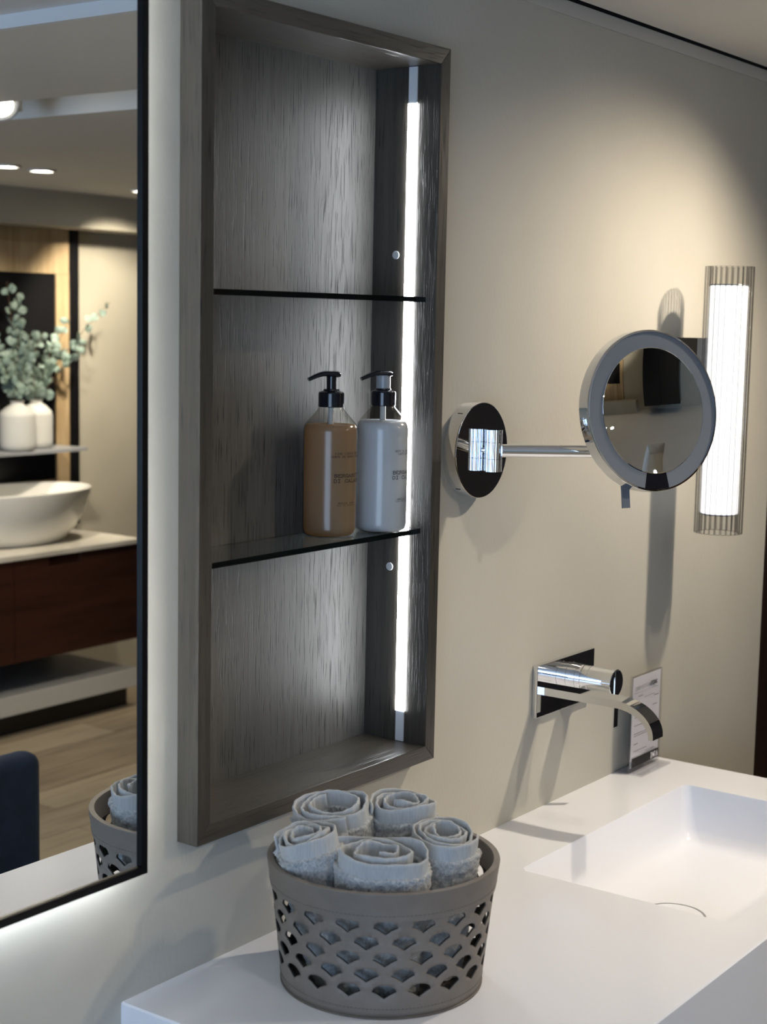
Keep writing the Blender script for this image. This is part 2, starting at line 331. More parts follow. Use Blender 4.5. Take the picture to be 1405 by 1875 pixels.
hole = [(xs[1], zs[1]), (xs[2], zs[1]), (xs[2], zs[2]), (xs[1], zs[2])]
for k in range(4):
    a, b_ = hole[k], hole[(k+1) % 4]; bm.faces.new((Vf[a], Vf[b_], Vb[b_], Vb[a]))
for j in range(3):
    bm.faces.new((Vf[xs[3], zs[j]], Vf[xs[3], zs[j+1]], Vb[xs[3], zs[j+1]], Vb[xs[3], zs[j]]))
struct(obj('wall_back', bm, 'wall'))
struct(box('trim_1', 'trimpaint', (XL, X_END, -0.0035, 0.0, 2.128, 2.150)))
bm = bmesh.new()      # dark wooden wall beyond the end of the painted wall
bx(bm, X_END+0.004, 3.93, 0.05, 0.16, 0, 2.3)
wd = struct(obj('wall_end', bm, 'brown'))
struct(box('wall_right', 'brown', (3.93, 4.05, -4.1, 0.16, 0, 2.3)))
struct(box('wall_front', 'farwall', (XL-0.12, 4.05, -4.12, -4.0, 0, 2.3)))
# left wall with the showroom window
bm = bmesh.new()
bx(bm, XL-0.12, XL, -4.0, -3.35, 0, 2.3); bx(bm, XL-0.12, XL, -0.65, 0.16, 0, 2.3); bx(bm, XL-0.12, XL, -3.35, -0.65, 0, 0.3); bx(bm, XL-0.12, XL, -3.35, -0.65, 2.05, 2.3)
struct(obj('wall_left', bm, 'farwall'))
wn = bpy.data.objects.new('window_1', None); C.objects.link(wn); struct(wn)
for y in (-3.35, -2.01, -0.69): box('window_frame', 'windowframe', (XL-0.07, XL-0.02, y, y+0.04, 0.3, 2.05), wn)
for z in (0.3, 2.01): box('window_frame', 'windowframe', (XL-0.07, XL-0.02, -3.35, -0.65, z, z+0.04), wn)
for y in (-3.31, -1.97): box('window_pane', 'pane', (XL-0.047, XL-0.043, y, y+1.28, 0.34, 2.01), wn)
# floor: boards
struct(box('floor', 'gap', (XL-0.12, 4.05, -4.12, 0.16, -0.08, -0.012)))
fl = bpy.data.objects['floor']
pm = None; BW, BL = 0.19, 1.4; row = 0
y = -4.0
while y < 0.0:
    off = -((row*0.53) % 1.0)*BL; x = XL+off
    while x < 3.93:
        if pm is None:
            bmx = bmesh.new(); bx(bmx, 0.0015, BL-0.0015, 0.0015, BW-0.0015, -0.012, 0.0); o = obj('floor_board', bmx, 'floorwood', fl, None, (x, y, 0)); pm = o.data
        else: mobj('floor_board', pm, None, fl, None, (x, y, 0))
        x += BL
    y += BW; row += 1
# ceiling: main lowered panel with a lighting slot, whiter raised part on the left
SX0, SX1, SY0, SY1 = 1.24, 1.48, -2.5, -0.32
bm = bmesh.new()
for d in ((0.59, SX0, -4.0, -0.020), (SX1, 3.93, -4.0, -0.020), (SX0, SX1, -4.0, SY0), (SX0, SX1, SY1, -0.020)): bx(bm, *d, CEIL, CEIL+0.07)
cl = struct(obj('ceiling', bm, 'ceil'))
bm = bmesh.new(); bx(bm, SX0-0.02, SX1+0.02, SY0-0.02, SY1+0.02, CEIL+0.07, CEIL+0.09); obj('slot_lid', bm, 'ceil', cl)
struct(box('ceiling_raised', 'ceilwhite', (XL-0.1, 0.59, -4.0, 0.0, CEIL+0.023, CEIL+0.07)))
struct(box('ceiling_edge_strip', 'ceilwhite', (0.575, 0.59, -4.0, -0.012, CEIL-0.001, CEIL+0.023)))
struct(box('trim_2', 'gap', (XL, 3.93, -0.05, 0.16, CEIL+0.07, CEIL+0.09)))
struct(box('gap_shade_fill', 'gap', (XL, X_END, 0.0, 0.16, CEIL+0.0005, CEIL+0.0695)))  # black fill paints the shade inside the wall-to-ceiling gap
struct(box('ceiling_bulkhead', 'farwall', (2.0, 3.93, -4.0, -3.8, 2.006, CEIL)))

# ------------------------------------------------------------------ ceiling spots (fixture + its light)
def spot_fixture(key, pos, aim, power, cone, blend, colr, rad, label, slot=False):
    p = Vector(pos); d = (Vector(aim)-p).normalized()
    t = thing('ceiling_spotlight', label, 'spotlight', (p.x, p.y, p.z))
    top = (CEIL+0.07 if slot else (CEIL if p.x > 0.59 else CEIL+0.023)) - p.z
    if slot:
        bm = bmesh.new(); lathe(bm, [(0.036, 0.07), (0.047, 0.05), (0.047, 0.0), (0.040, -0.004)], 28, along((0, 0, 0), -d)); obj('lamp_head', bm, 'lampwhite', t, 40)
        bm = bmesh.new()
        for s in (-1, 1): bx(bm, s*0.055-0.004, s*0.055+0.004, -0.012, 0.012, -0.01, top)
        bx(bm, -0.06, 0.06, -0.03, 0.03, top-0.008, top-0.0005); obj('bracket', bm, 'lampwhite', t)
        bm = bmesh.new(); lathe(bm, [(0.0300, -0.0045), (0.028, -0.0075)], 28, along((0, 0, 0), -d)); obj('lens', bm, 'lens', t)
    else:
        bm = bmesh.new(); lathe(bm, [(0.050, top), (0.052, top-0.006), (0.040, top-0.008), (0.040, top)], 28, cap0=False, cap1=False); obj('bezel', bm, 'lampwhite', t, 40)
        bm = bmesh.new(); lathe(bm, [(0.039, top-0.001), (0.039, top-0.004)], 28); obj('lens', bm, 'lens', t)
    ld = bpy.data.lights.new('spot', 'SPOT'); ld.energy = power; ld.color = colr; ld.spot_size = math.radians(cone); ld.spot_blend = blend; ld.shadow_soft_size = rad
    lo = bpy.data.objects.new('spot_light', ld); C.objects.link(lo); lo.parent = t
    lo.matrix_local = along(d*0.02 if slot else Vector((0, 0, top-0.02)), -d)
LBL = {'key': 'white spotlight in the ceiling slot nearest the makeup mirror', 'slot': 'white spotlight in the ceiling slot, farther from the painted wall',
       'fara': 'round ceiling downlight before the eucalyptus, left of the close pair', 'farb': 'round ceiling downlight before the eucalyptus, right of the close pair',
       'farc': 'round ceiling downlight above the right end of the mahogany vanity', 'left': 'added fill downlight above the left end of the white counter',
       'mid': 'added fill downlight in front of the white washbasin', 'room': 'added fill downlight in the middle of the room', 'hall': 'added fill downlight between the ceiling slot and the mahogany vanity'}
for a in SPOTS: spot_fixture(*a, LBL[a[0]], a[0] in ('key', 'slot'))

# ------------------------------------------------------------------ white vanity: top with integrated basin
XA, XB, YF, ZT = -0.09325, 1.27782, -0.520, 0.84995
def rrect(x0, x1, y0, y1, r, n=6):
    pts = []
    for cx, cy, a0 in ((x1-r, y1-r, 0), (x0+r, y1-r, PI/2), (x0+r, y0+r, PI), (x1-r, y0+r, 1.5*PI)):
        for k in range(n+1): a = a0 + PI/2*k/n; pts.append((cx+r*math.cos(a), cy+r*math.sin(a)))
    return pts
bm = bmesh.new(); TH = 0.15
BX0, BX1, BY0, BY1 = 0.591, 1.1475, -0.462, -0.130
rim = rrect(BX0, BX1, BY0, BY1, 0.014); nr = len(rim)
e = 0.002
top_pts = [(XB-e, -e*0), (XA+e, 0), (XA+e, YF+e), (XB-e, YF+e)]
vr = [bm.verts.new((x, y, ZT)) for x, y in rim]
vt = [bm.verts.new((x, y, ZT)) for x, y in top_pts]
q = nr//4
for c in range(4):
    seg = vr[c*q:(c+1)*q]
    for k in range(q-1): bm.faces.new((vt[c], seg[k+1], seg[k]))
    nx = vr[((c+1) % 4)*q]; bm.faces.new((vt[c], vt[(c+1) % 4], nx, seg[-1]))
# outer body
lo_ = [(XB, 0), (XA, 0), (XA, YF), (XB, YF)]
v1 = [bm.verts.new((x, y, ZT-e)) for x, y in lo_]; v2 = [bm.verts.new((x, y, ZT-TH)) for x, y in lo_]
for c in range(4):
    bm.faces.new((vt[c], v1[c], v1[(c+1) % 4], vt[(c+1) % 4])); bm.faces.new((v1[c], v2[c], v2[(c+1) % 4], v1[(c+1) % 4]))
bm.faces.new(v2)
# basin rings: steep walls, filleted foot, slightly dished floor
rings = [vr]
def ring(inx, iny, z, r, ix2=None):
    pts = rrect(BX0+inx, BX1-(ix2 if ix2 is not None else inx), BY0+iny, BY1-iny, r)
    rings.append([bm.verts.new((x, y, z)) for x, y in pts])
ring(0.0012, 0.0012, ZT-0.0025, 0.014); ring(0.010, 0.008, ZT-0.045, 0.018); ring(0.017, 0.013, ZT-0.070, 0.022)
ring(0.024, 0.019, ZT-0.084, 0.026); ring(0.034, 0.028, ZT-0.092, 0.030); ring(0.050, 0.043, ZT-0.0965, 0.035)
ring(0.12, 0.09, ZT-0.0995, 0.045); ring(0.20, 0.13, ZT-0.1015, 0.03)
for a, b_ in zip(rings, rings[1:]):
    for k in range(nr): bm.faces.new((a[k], a[(k+1) % nr], b_[(k+1) % nr], b_[k]))
bm.faces.new(rings[-1])
vt_root = thing('washbasin_counter', 'white one-piece vanity counter with sunken rectangular basin', 'counter', (0.59, -0.26, ZT-TH))
ct = obj('counter_top', bm, 'counter', vt_root, 35); ct.matrix_parent_inverse = Matrix.Translation((-0.59, 0.26, -(ZT-TH)))
bm = bmesh.new(); lathe(bm, [(0.0455, 0.0), (0.0455, 0.0013), (0.0445, 0.0018), (0.0001, 0.0026)], 48, cap1=False)
dr = obj('drain_cover', bm, 'counter', vt_root, 40, (0.805-0.59, -0.279+0.26, TH-0.0995))
bm = bmesh.new(); lathe(bm, [(0.0492, 0.0), (0.0492, 0.0022), (0.0456, 0.0022), (0.0456, 0.0)], 48, cap0=False, cap1=False)
obj('drain_gap', bm, 'greyplastic', vt_root, None, (0.805-0.59, -0.279+0.26, TH-0.1000))
vb = thing('vanity_cabinet', 'white matt drawer cabinet hung below the basin counter', 'cabinet', (0.59, -0.25, 0.35))
def rel(o, t): o.matrix_parent_inverse = Matrix.Translation(-Vector(t.location)); return o
rel(box('carcass', 'vanity', (XA+0.01, XB-0.01, YF+0.03, -0.001, 0.35, ZT-TH-0.002), vb), vb)
for k in range(2):
    x0 = XA+0.012+k*0.6745; rel(box('drawer_front', 'vanity', (x0, x0+0.6725, YF+0.008, YF+0.0285, 0.355, ZT-TH-0.012), vb, 0.001), vb)

# ------------------------------------------------------------------ recessed wooden shelf unit
sh = thing('wall_niche_cabinet', 'dark grey oak open wall niche with glass shelves and light strip', 'shelf unit', (0, 0, CZ0))
def rail(name, quad, mat):
    """quad: outer a, outer b, inner b, inner a in (x, z): mitred rail from front to inner back"""
    bm = bmesh.new(); ed = 0.0012
    f = [bm.verts.new((x, -CD, z)) for x, z in quad]; k = [bm.verts.new((x, CIN+0.008, z)) for x, z in quad]
    bm.faces.new(f); bm.faces.new(k[::-1])
    for i in range(4): bm.faces.new((f[i], k[i], k[(i+1) % 4], f[(i+1) % 4]))
    bmesh.ops.bevel(bm, geom=[e_ for e_ in bm.edges if all(abs(v.co.y+CD) < 1e-6 for v in e_.verts)], offset=0.0009, segments=2, profile=0.5, affect='EDGES')
    return rel(obj(name, bm, mat, sh, 30), sh)
g = 0.00025
O = [(0, CZ0), (CW, CZ0), (CW, CZ1), (0, CZ1)]; I = [(CT, CZ0+CT), (CW-CT, CZ0+CT), (CW-CT, CZ1-CT), (CT, CZ1-CT)]
rail('bottom_rail', (O[0], O[1], I[1], I[0]), 'oakh'); rail('right_stile', (O[1], O[2], I[2], I[1]), 'oakv')
rail('top_rail', (O[2], O[3], I[3], I[2]), 'oakh'); rail('left_stile', (O[3], O[0], I[0], I[3]), 'oakv')
rel(box('back_panel', 'oakback', (CT, CW-CT, CIN, CIN+0.008, CZ0+CT, CZ1-CT), sh), sh)
xr = CW-CT
lst = rel(box('light_strip', 'led', (xr-0.0025, xr+0.001, 0.0050, 0.0198, CZ0+CT+0.045, CZ1-CT-0.05), sh), sh)
for z0, z1 in ((CZ0+CT+0.0005, CZ0+CT+0.045), (CZ1-CT-0.05, CZ1-CT-0.0005)):
    rel(box('strip_end', 'ledend', (xr-0.0022, xr+0.001, 0.0055, 0.0193, z0, z1), sh), sh)
for zz in (1.7405, 1.2966):
    bm = bmesh.new(); lathe(bm, [(0.0058, 0), (0.0058, 0.0012), (0.0048, 0.002)], 20, along((xr, 0.0365, zz), (-1, 0, 0))); rel(obj('cover_cap', bm, 'pin', sh, 40), sh)
def shelf(zt, label):
    t = thing('glass_shelf', label, 'glass shelf', (0.25, 0.03, zt-0.0072), 0, 'glass shelves in the niche')
    rel(box('shelf_pane', 'glass', (CT+0.0006, xr-0.0008, -0.0150, CIN-0.0012, zt-0.0072, zt), t), t)
    rel(box('front_edge', 'glassedge', (CT+0.0006, xr-0.0008, -0.0160, -0.0150, zt-0.0072, zt), t), t)
SH1, SH2 = 1.6822, 1.3570
shelf(SH1, 'upper smoked glass shelf in the niche, left empty'); shelf(SH2, 'lower smoked glass shelf in the niche carrying two bottles')

# ------------------------------------------------------------------ bottles
def bottle(name, label, cx, cy, liquid, stem_mat, lines, a_text, level):
    t = thing(name, label, 'bottle', (cx, cy, SH2+0.0002)); R = 0.0372
    prof = [(0.0, 0.0018), (0.026, 0.0006), (0.031, 0.0), (0.0348, 0.0022), (0.0366, 0.0065), (R, 0.012), (R, 0.142), (0.0367, 0.1465), (0.0350, 0.1508), (0.0310, 0.1560), (0.0240, 0.1640), (0.0182, 0.1708), (0.0160, 0.1740), (0.0160, 0.178)]
    bm = bmesh.new(); lathe(bm, prof, 64, cap0=False, cap1=True); obj('bottle_body', bm, 'bottleclear', t, 60)
    pl = [(max(r-0.0016, 0), h+0.0016 if h < 0.02 else h) for r, h in prof if h < level-0.003]
    re = None
    for (r1, h1), (r2, h2) in zip(prof, prof[1:]):
        if h1 <= level <= h2: re = r1+(r2-r1)*(level-h1)/max(h2-h1, 1e-6)-0.0016
    pl += [(re, level), (0.0, level)]
    bm = bmesh.new(); lathe(bm, pl, 64, cap0=False, cap1=False); obj('liquid', bm, liquid, t, 60)
    bm = bmesh.new(); lathe(bm, [(0.0040, 0.02), (0.0040, 0.176)], 12); obj('dip_tube', bm, 'pin', t, 60)
    # collar with fine ribs
    bm = bmesh.new(); n = 56
    lathe(bm, [(0.0168, 0.1745), (0.0175, 0.1755), (0.0175, 0.1925), (0.0165, 0.1945), (0.0110, 0.1965), (0.0105, 0.1985), (0.0070, 0.1990)], 48); obj('collar', bm, 'blackplastic', t, 40)
    bm = bmesh.new(); lathe(bm, [(0.0066, 0.1985), (0.0068, 0.2150), (0.0078, 0.2170)] if stem_mat == 'blackplastic' else [(0.0098, 0.1985), (0.0098, 0.2150), (0.0090, 0.2165)], 32); obj('pump_stem', bm, stem_mat, t, 40)
    # nozzle: flattened beak, rounded at the back, drooping at the tip; points left in the picture
    bm = bmesh.new(); dirv = Vector((-math.cos(YAW-0.25), math.sin(YAW-0.25), 0)); path = []
    for k in range(13):
        s = k/12; path.append(Vector((0, 0, 0.2180)) - dirv*0.0115 + dirv*(0.0435*s) + Vector((0, 0, 0.0010*math.sin(s*PI)-0.0090*max(0, s-0.5)**1.3*2)))
    def sec(s):
        hw = 0.0100*(1-0.5*s); hh = 0.0046*(1-0.45*s)
        if s < 0.08: hw *= 0.7; hh *= 0.7
        return [(hh*math.copysign(abs(math.sin(a))**0.7, math.sin(a)), hw*math.copysign(abs(math.cos(a))**0.8, math.cos(a))) for a in [2*PI*j/16 for j in range(16)]]
    sweep(bm, path, sec); obj('pump_nozzle', bm, 'blackplastic', t, 60)
    for txt, hh, z, pitch, s0, wt in lines:
        bm = bmesh.new()
        fn = lambda s, zz: ((R+0.0003)*math.sin(a_text+s/R)*r0.x - (R+0.0003)*math.cos(a_text+s/R)*F0.x, (R+0.0003)*math.sin(a_text+s/R)*r0.y - (R+0.0003)*math.cos(a_text+s/R)*F0.y, zz)
        letters(bm, txt, s0, z, hh, pitch, fn, wt); o = obj('printed_line', bm, 'print', t); o['kind'] = 'stuff'
F0 = Vector((math.sin(YAW), math.cos(YAW), 0))
L1 = [('FINE LIQUID HANDSOAP', 0.0023, 0.1130, 0.00262, 0.0035, .24), ('JABON DE MANOS PERFUMADO', 0.0023, 0.1090, 0.00262, -0.0025, .24),
      ('BERGAMOTTO', 0.0042, 0.0825, 0.0053, 0.0025, .27), ('DI CALABRIA', 0.0042, 0.0755, 0.0053, 0.0020, .27),
      ('MOLLA 1899', 0.0022, 0.0465, 0.0029, 0.0085, .24), ('CASA DE PERFUMES', 0.0012, 0.0440, 0.0020, 0.0060, .24)]
L2 = [('BODY & HAND LOTION', 0.0023, 0.1130, 0.00262, 0.0035, .24), ('LAIT HIDRATANT', 0.0023, 0.1090, 0.00262, 0.0085, .24),
      ('BERGAMOTTO', 0.0042, 0.0825, 0.0053, 0.0005, .27), ('DI CALABRIA', 0.0042, 0.0755, 0.0053, 0.0000, .27),
      ('MOLLA 1899', 0.0022, 0.0465, 0.0029, 0.0085, .24), ('CASA DE PERFUMES', 0.0012, 0.0440, 0.0020, 0.0060, .24)]
bottle('soap_bottle', 'clear pump bottle of amber soap, left bottle on the lower shelf', 0.3312, 0.0335, 'amber', 'blackplastic', L1, 0.12, 0.151)
bottle('lotion_bottle', 'clear pump bottle of white lotion, right bottle on the lower shelf', 0.4195, 0.0115, 'lotion', 'greyplastic', L2, 0.42, 0.154)

# ------------------------------------------------------------------ backlit wall mirror
MX1, MZ0, MZ1, MX0, MY = -0.0935, 1.0170, 2.11, -0.95, -0.039
mt = thing('wall_mirror', 'large backlit wall mirror in a thin black frame', 'mirror', (-0.5, 0, MZ0))
FW = 0.0095
rel(box('mirror_glass', 'mirror', (MX0+FW*.5, MX1-FW*.5, MY, MY+0.005, MZ0+FW*.5, MZ1-FW*.5), mt), mt)
for d in ((MX0, MX0+FW, MZ0, MZ1), (MX1-FW, MX1, MZ0, MZ1), (MX0+FW, MX1-FW, MZ0, MZ0+FW), (MX0+FW, MX1-FW, MZ1-FW, MZ1)):
    rel(box('frame_bar', 'blackmetal', (d[0], d[1], MY-0.0045, MY+0.009, d[2], d[3]), mt, 0.0008), mt)
rel(box('housing', 'vanity', (MX0+0.034, MX1-0.034, MY+0.005, -0.0002, MZ0+0.034, MZ1-0.034), mt), mt)
for d in ((MX0+0.012, MX0+0.030, MZ0+0.012, MZ1-0.012), (MX1-0.030, MX1-0.012, MZ0+0.012, MZ1-0.012), (MX0+0.030, MX1-0.030, MZ0+0.012, MZ0+0.030), (MX0+0.030, MX1-0.030, MZ1-0.030, MZ1-0.012)):
    rel(box('light_strip', 'ledback', (d[0], d[1], MY+0.0055, MY+0.0075, d[2], d[3]), mt), mt)

# ------------------------------------------------------------------ magnifying mirror on an arm
DX, DZ, DR, DY = 0.6236, 1.4605, 0.0712, -0.0235
mm = thing('makeup_mirror', 'round chrome magnifying mirror on a swing arm from the wall', 'makeup mirror', (DX, 0, DZ))
def mrel(o): return rel(o, mm)
bm = bmesh.new(); lathe(bm, [(DR, 0.0002), (DR, 0.0215), (DR-0.0006, 0.0229), (DR-0.002, 0.0235)], 96, along((DX, 0, DZ), (0, -1, 0))); mrel(obj('wall_plate', bm, 'chrome', mm, 25))
for zz in (-0.063, 0.063): mrel(box('grub_screw', 'black', (DX-0.045, DX-0.039, -0.016, -0.008, DZ+zz*0.86-0.002, DZ+zz*0.86+0.002), mm))
KX, KY, KR = DX+0.008, -0.0378, 0.0128
bm = bmesh.new(); lathe(bm, [(0.006, 0.0), (0.006, 0.006)], 24, along((KX, DY, DZ), (0, -1, 0))); mrel(obj('stem', bm, 'chrome', mm, 40))
for z0, z1, nm in ((-0.0310, -0.0125, 'knuckle'), (-0.0120, 0.0120, 'knuckle'), (0.0125, 0.0310, 'knuckle')):
    bm = bmesh.new(); rg = []
    for z in (z0, z1):
        rg.append([bm.verts.new((KX+(KR+0.00025*math.cos(20*2*PI*k/160))*math.cos(2*PI*k/160), KY+(KR+0.00025*math.cos(20*2*PI*k/160))*math.sin(2*PI*k/160), DZ+z)) for k in range(160)])
    for k in range(160): bm.faces.new((rg[0][k], rg[0][(k+1) % 160], rg[1][(k+1) % 160], rg[1][k]))
    bm.faces.new(rg[0][::-1]); bm.faces.new(rg[1]); mrel(obj(nm, bm, 'chrome', mm, 35))
MC = Vector((0.764, -0.231, 1.525)); MR = 0.1197; tilt = math.radians(8.0)
nh = Vector((-0.42, -0.906, 0)).normalized(); mn = (nh*math.cos(tilt)+Vector((0, 0, 1))*math.sin(tilt)).normalized()
AX = along(MC, mn)
sd = Vector((mn.y, -mn.x, 0)).normalized()
armdir = Vector((0.648, -0.762, 0)).normalized()
a0 = Vector((KX, KY, DZ)) + armdir*0.012; a1 = Vector((KX, KY, DZ+0.001)) + armdir*0.185
bm = bmesh.new(); sweep(bm, [a0, a0+(a1-a0)*.5, a1], circ(0.0098, 32)); mrel(obj('arm', bm, 'chrome', mm, 40))
bm = bmesh.new(); lathe(bm, [(0.0125, -0.016), (0.0125, 0.05)], 32, Matrix.Translation(a1)); mrel(obj('arm_knuckle', bm, 'chrome', mm, 40))
bk = MC-mn*0.030
bm = bmesh.new(); sweep(bm, [a1+Vector((0, 0, 0.04)), a1.lerp(bk, .5)+Vector((0, 0, 0.02)), bk+mn*0.004], circ(0.008, 20)); mrel(obj('joint', bm, 'chrome', mm, 40))
# drum (back shell and rim)
bm = bmesh.new(); lathe(bm, [(0.0, -0.029), (MR-0.010, -0.029), (MR-0.003, -0.026), (MR, -0.021), (MR, -0.002), (MR-0.0008, 0.0), (MR-0.0035, 0.0008), (MR-0.0035, -0.002)], 128, AX, cap0=False, cap1=False); mrel(obj('drum_shell', bm, 'chrome', mm, 30))
# frosted light ring with a black sensor window at the bottom
ri, ro = 0.0925, MR-0.0035
def arcring(a0_, a1_, z, zt_, n):
    bm = bmesh.new(); R4 = []
    for k in range(n+1):
        a = a0_+(a1_-a0_)*k/n; R4.append([bm.verts.new((r*math.cos(a), r*math.sin(a), h)) for r, h in ((ri, z), (ro, z), (ro, zt_), (ri, zt_))])
    for A_, B_ in zip(R4, R4[1:]):
        for j in range(4): bm.faces.new((A_[j], A_[(j+1) % 4], B_[(j+1) % 4], B_[j]))
    bm.faces.new(R4[0]); bm.faces.new(R4[-1][::-1]); bmesh.ops.transform(bm, matrix=AX, verts=bm.verts[:]); return bm
ab = -PI/2; hw = 0.195
mrel(obj('light_ring', arcring(ab+hw, ab+2*PI-hw, -0.004, -0.0006, 120), 'frost', mm, 30))
mrel(obj('sensor_window', arcring(ab-hw+0.004, ab+hw-0.004, -0.004, -0.0004, 12), 'blackplastic', mm, 30))
RC = 0.56; bm = bmesh.new(); pr = []
for k in range(0, 25):
    r = 0.0922*k/24; pr.append((max(r, 1e-5), RC-math.sqrt(RC*RC-r*r)-0.0075))
lathe(bm, pr, 96, AX, cap0=True, cap1=False); mrel(obj('concave_mirror', bm, 'mirror', mm, 180))
bm = bmesh.new(); lathe(bm, [(0.0922, -0.0035), (0.0932, -0.0002), (0.0922, 0.0004), (0.0916, -0.002)], 96, AX, cap0=False, cap1=False); mrel(obj('inner_bezel', bm, 'chrome', mm, 60))
bm = bmesh.new(); bx(bm, -0.0105, 0.0035, -0.022, 0.012, -0.0012, 0.0012)
bmesh.ops.transform(bm, matrix=AX @ Matrix.Translation((-0.036, -MR-0.000, -0.026)), verts=bm.verts[:]); mrel(obj('switch_tab', bm, 'frost', mm))

# ------------------------------------------------------------------ fluted wall lamp
LX, LY, LR, LZ0, LZ1 = 1.307, -0.100, 0.0438, 1.2775, 1.7556
wl = thing('wall_lamp', 'upright fluted glass wall lamp with a glowing white tube', 'wall lamp', (LX, 0, LZ0))
rel(box('bracket', 'black', (LX-0.040, LX+0.024, -0.062, -0.0002, 1.395, 1.628), wl, 0.001), wl)
bm = bmesh.new(); lathe(bm, [(0.012, 0), (0.012, 0.03)], 20, along((LX, -0.055, 1.51), (0, -1, 0))); rel(obj('stem', bm, 'black', wl, 40), wl)
bm = bmesh.new(); lathe(bm, [(0.0325, LZ0+0.036), (0.0335, LZ0+0.038), (0.0335, LZ1-0.036), (0.0325, LZ1-0.034)], 64, Matrix.Translation((LX, LY, 0))); rel(obj('lamp_tube', bm, 'tube', wl, 60), wl)
for z in (LZ0+0.0335, LZ1-0.034):
    bm = bmesh.new(); lathe(bm, [(0.0330, 0), (0.0336, 0.0012), (0.0330, 0.0024)], 64, Matrix.Translation((LX, LY, z))); rel(obj('tube_cap', bm, 'greyplastic', wl, 40), wl)
NR = 24; rm = None
for k in range(NR):
    a = 2*PI*(k+.5)/NR
    if rm is None:
        bm = bmesh.new(); lathe(bm, [(0.0045, 0), (0.0049, 0.0006), (0.0049, LZ1-LZ0-0.0006), (0.0045, LZ1-LZ0)], 16); o = obj('glass_rod', bm, 'rod', wl, 60, (0, 0, 0)); rm = o.data
    else: o = mobj('glass_rod', rm, None, wl)
    o.location = (0.0388*math.cos(a), LY+0.0388*math.sin(a), 0)

# ------------------------------------------------------------------ wall-mounted tap
PX0, PX1, PZ0, PZ1, PY = 0.8315, 1.0225, 1.0095, 1.0965, -0.0095
tp_ = thing('wall_tap', 'chrome wall-mounted basin tap with flat curved spout', 'tap', (0.93, 0, PZ0))
def trel(o): return rel(o, tp_)
trel(box('wall_plate', 'chrome', (PX0, PX1, PY, -0.0002, PZ0, PZ1), tp_, 0.0008))
# spout: flat bar curving down at its end, width along x
sx0, sx1 = 0.8435, 0.8785; th_ = 0.0128; zc_ = 1.0535
cen = [(PY+0.001, zc_), (-0.05, zc_), (-0.10, zc_), (-0.142, zc_)]
for k in range(1, 15):
    a = (PI/2*0.93)*k/14; cen.append((-0.142-0.067*math.sin(a), zc_-0.046+0.046*math.cos(a)))
ly, lz = cen[-1]; cen.append((ly-0.0004, lz-0.007))
bm = bmesh.new(); R2 = []
for i, (y_, z_) in enumerate(cen):
    p0 = cen[max(i-1, 0)]; p1 = cen[min(i+1, len(cen)-1)]; ty, tz = p1[0]-p0[0], p1[1]-p0[1]; l = math.hypot(ty, tz); ty /= l; tz /= l
    ny, nz = tz, -ty    # points up for a bar going to -y
    hh = th_/2*(1.0 - 0.38*max(0, (i-3)/(len(cen)-4)))
    R2.append([bm.verts.new((x_, y_+ny*s*hh, z_+nz*s*hh)) for x_, s in ((sx0, 1), (sx1, 1), (sx1, -1), (sx0, -1))])
for A_, B_ in zip(R2, R2[1:]):
    for j in range(4): bm.faces.new((A_[j], A_[(j+1) % 4], B_[(j+1) % 4], B_[j]))
bm.faces.new(R2[0][::-1]); bm.faces.new(R2[-1])
bmesh.ops.recalc_face_normals(bm, faces=bm.faces[:])
trel(obj('spout', bm, 'chrome', tp_, 32))
HX, HZ = 0.9645, 1.0560
HA = along((HX, PY, HZ), (0, -1, 0))
bm = bmesh.new(); lathe(bm, [(0.0245, -0.0005), (0.0245, 0.006), (0.0235, 0.0066), (0.0235, 0.0105), (0.0242, 0.011), (0.0242, 0.016), (0.0231, 0.0166), (0.0231, 0.0280)], 64, HA); trel(obj('valve_body', bm, 'chrome', tp_, 25))
bm = bmesh.new(); lathe(bm, [(0.0225, 0.0280), (0.0225, 0.0288), (0.0233, 0.0292), (0.0233, 0.0735), (0.0226, 0.0742)], 64, HA); hd = trel(obj('handle', bm, 'chrome', tp_, 25))
bm = bmesh.new(); bx(bm, HX-0.0072, HX+0.0072, PY-0.0756, PY-0.0738, HZ-0.0745, HZ+0.0216); bevel(bm, 0.0004, 1); trel(obj('lever', bm, 'chrome', tp_, 30))

# ------------------------------------------------------------------ acrylic sign stand
sg = thing('sign_stand', 'clear acrylic stand holding a printed white info card', 'sign', (1.19, -0.027, ZT))
def srel(o): return rel(o, sg)
X0, X1 = 1.1330, 1.2500
srel(box('base', 'acrylic', (X0, X1, -0.0535, -0.0005, ZT+0.0002, ZT+0.0032), sg, 0.0005))
ph = 0.178
srel(box('front_panel', 'acrylic', (X0, X1, -0.0300, -0.0282, ZT+0.0034, ZT+ph), sg))
srel(box('back_panel', 'acrylic', (X0, X1, -0.0268, -0.0250, ZT+0.0034, ZT+ph), sg))
srel(box('side_fold', 'acrylic', (X0-0.0012, X0-0.0001, -0.0305, -0.0245, ZT+0.0034, ZT+ph+0.001), sg))
srel(box('card', 'paper', (X0+0.004, X1-0.004, -0.0279, -0.0271, ZT+0.010, ZT+ph-0.003), sg))
fnp = lambda s, z: (s, -0.0303, z)
bm = bmesh.new(); letters(bm, 'COMPOSITION', X0+0.008, ZT+0.1530, 0.0050, 0.0056, fnp, .2); srel(obj('card_title', bm, 'greyprint', sg))
bm = bmesh.new(); letters(bm, 'PURE', X0+0.070, ZT+0.1530, 0.0060, 0.0066, fnp, .36); srel(obj('card_title_bold', bm, 'print', sg))
bm = bmesh.new()
def bar(x0, x1, z, h=0.0011): bm.faces.new([bm.verts.new(fnp(*p)) for p in ((x0, z), (x1, z), (x1, z+h), (x0, z+h))])
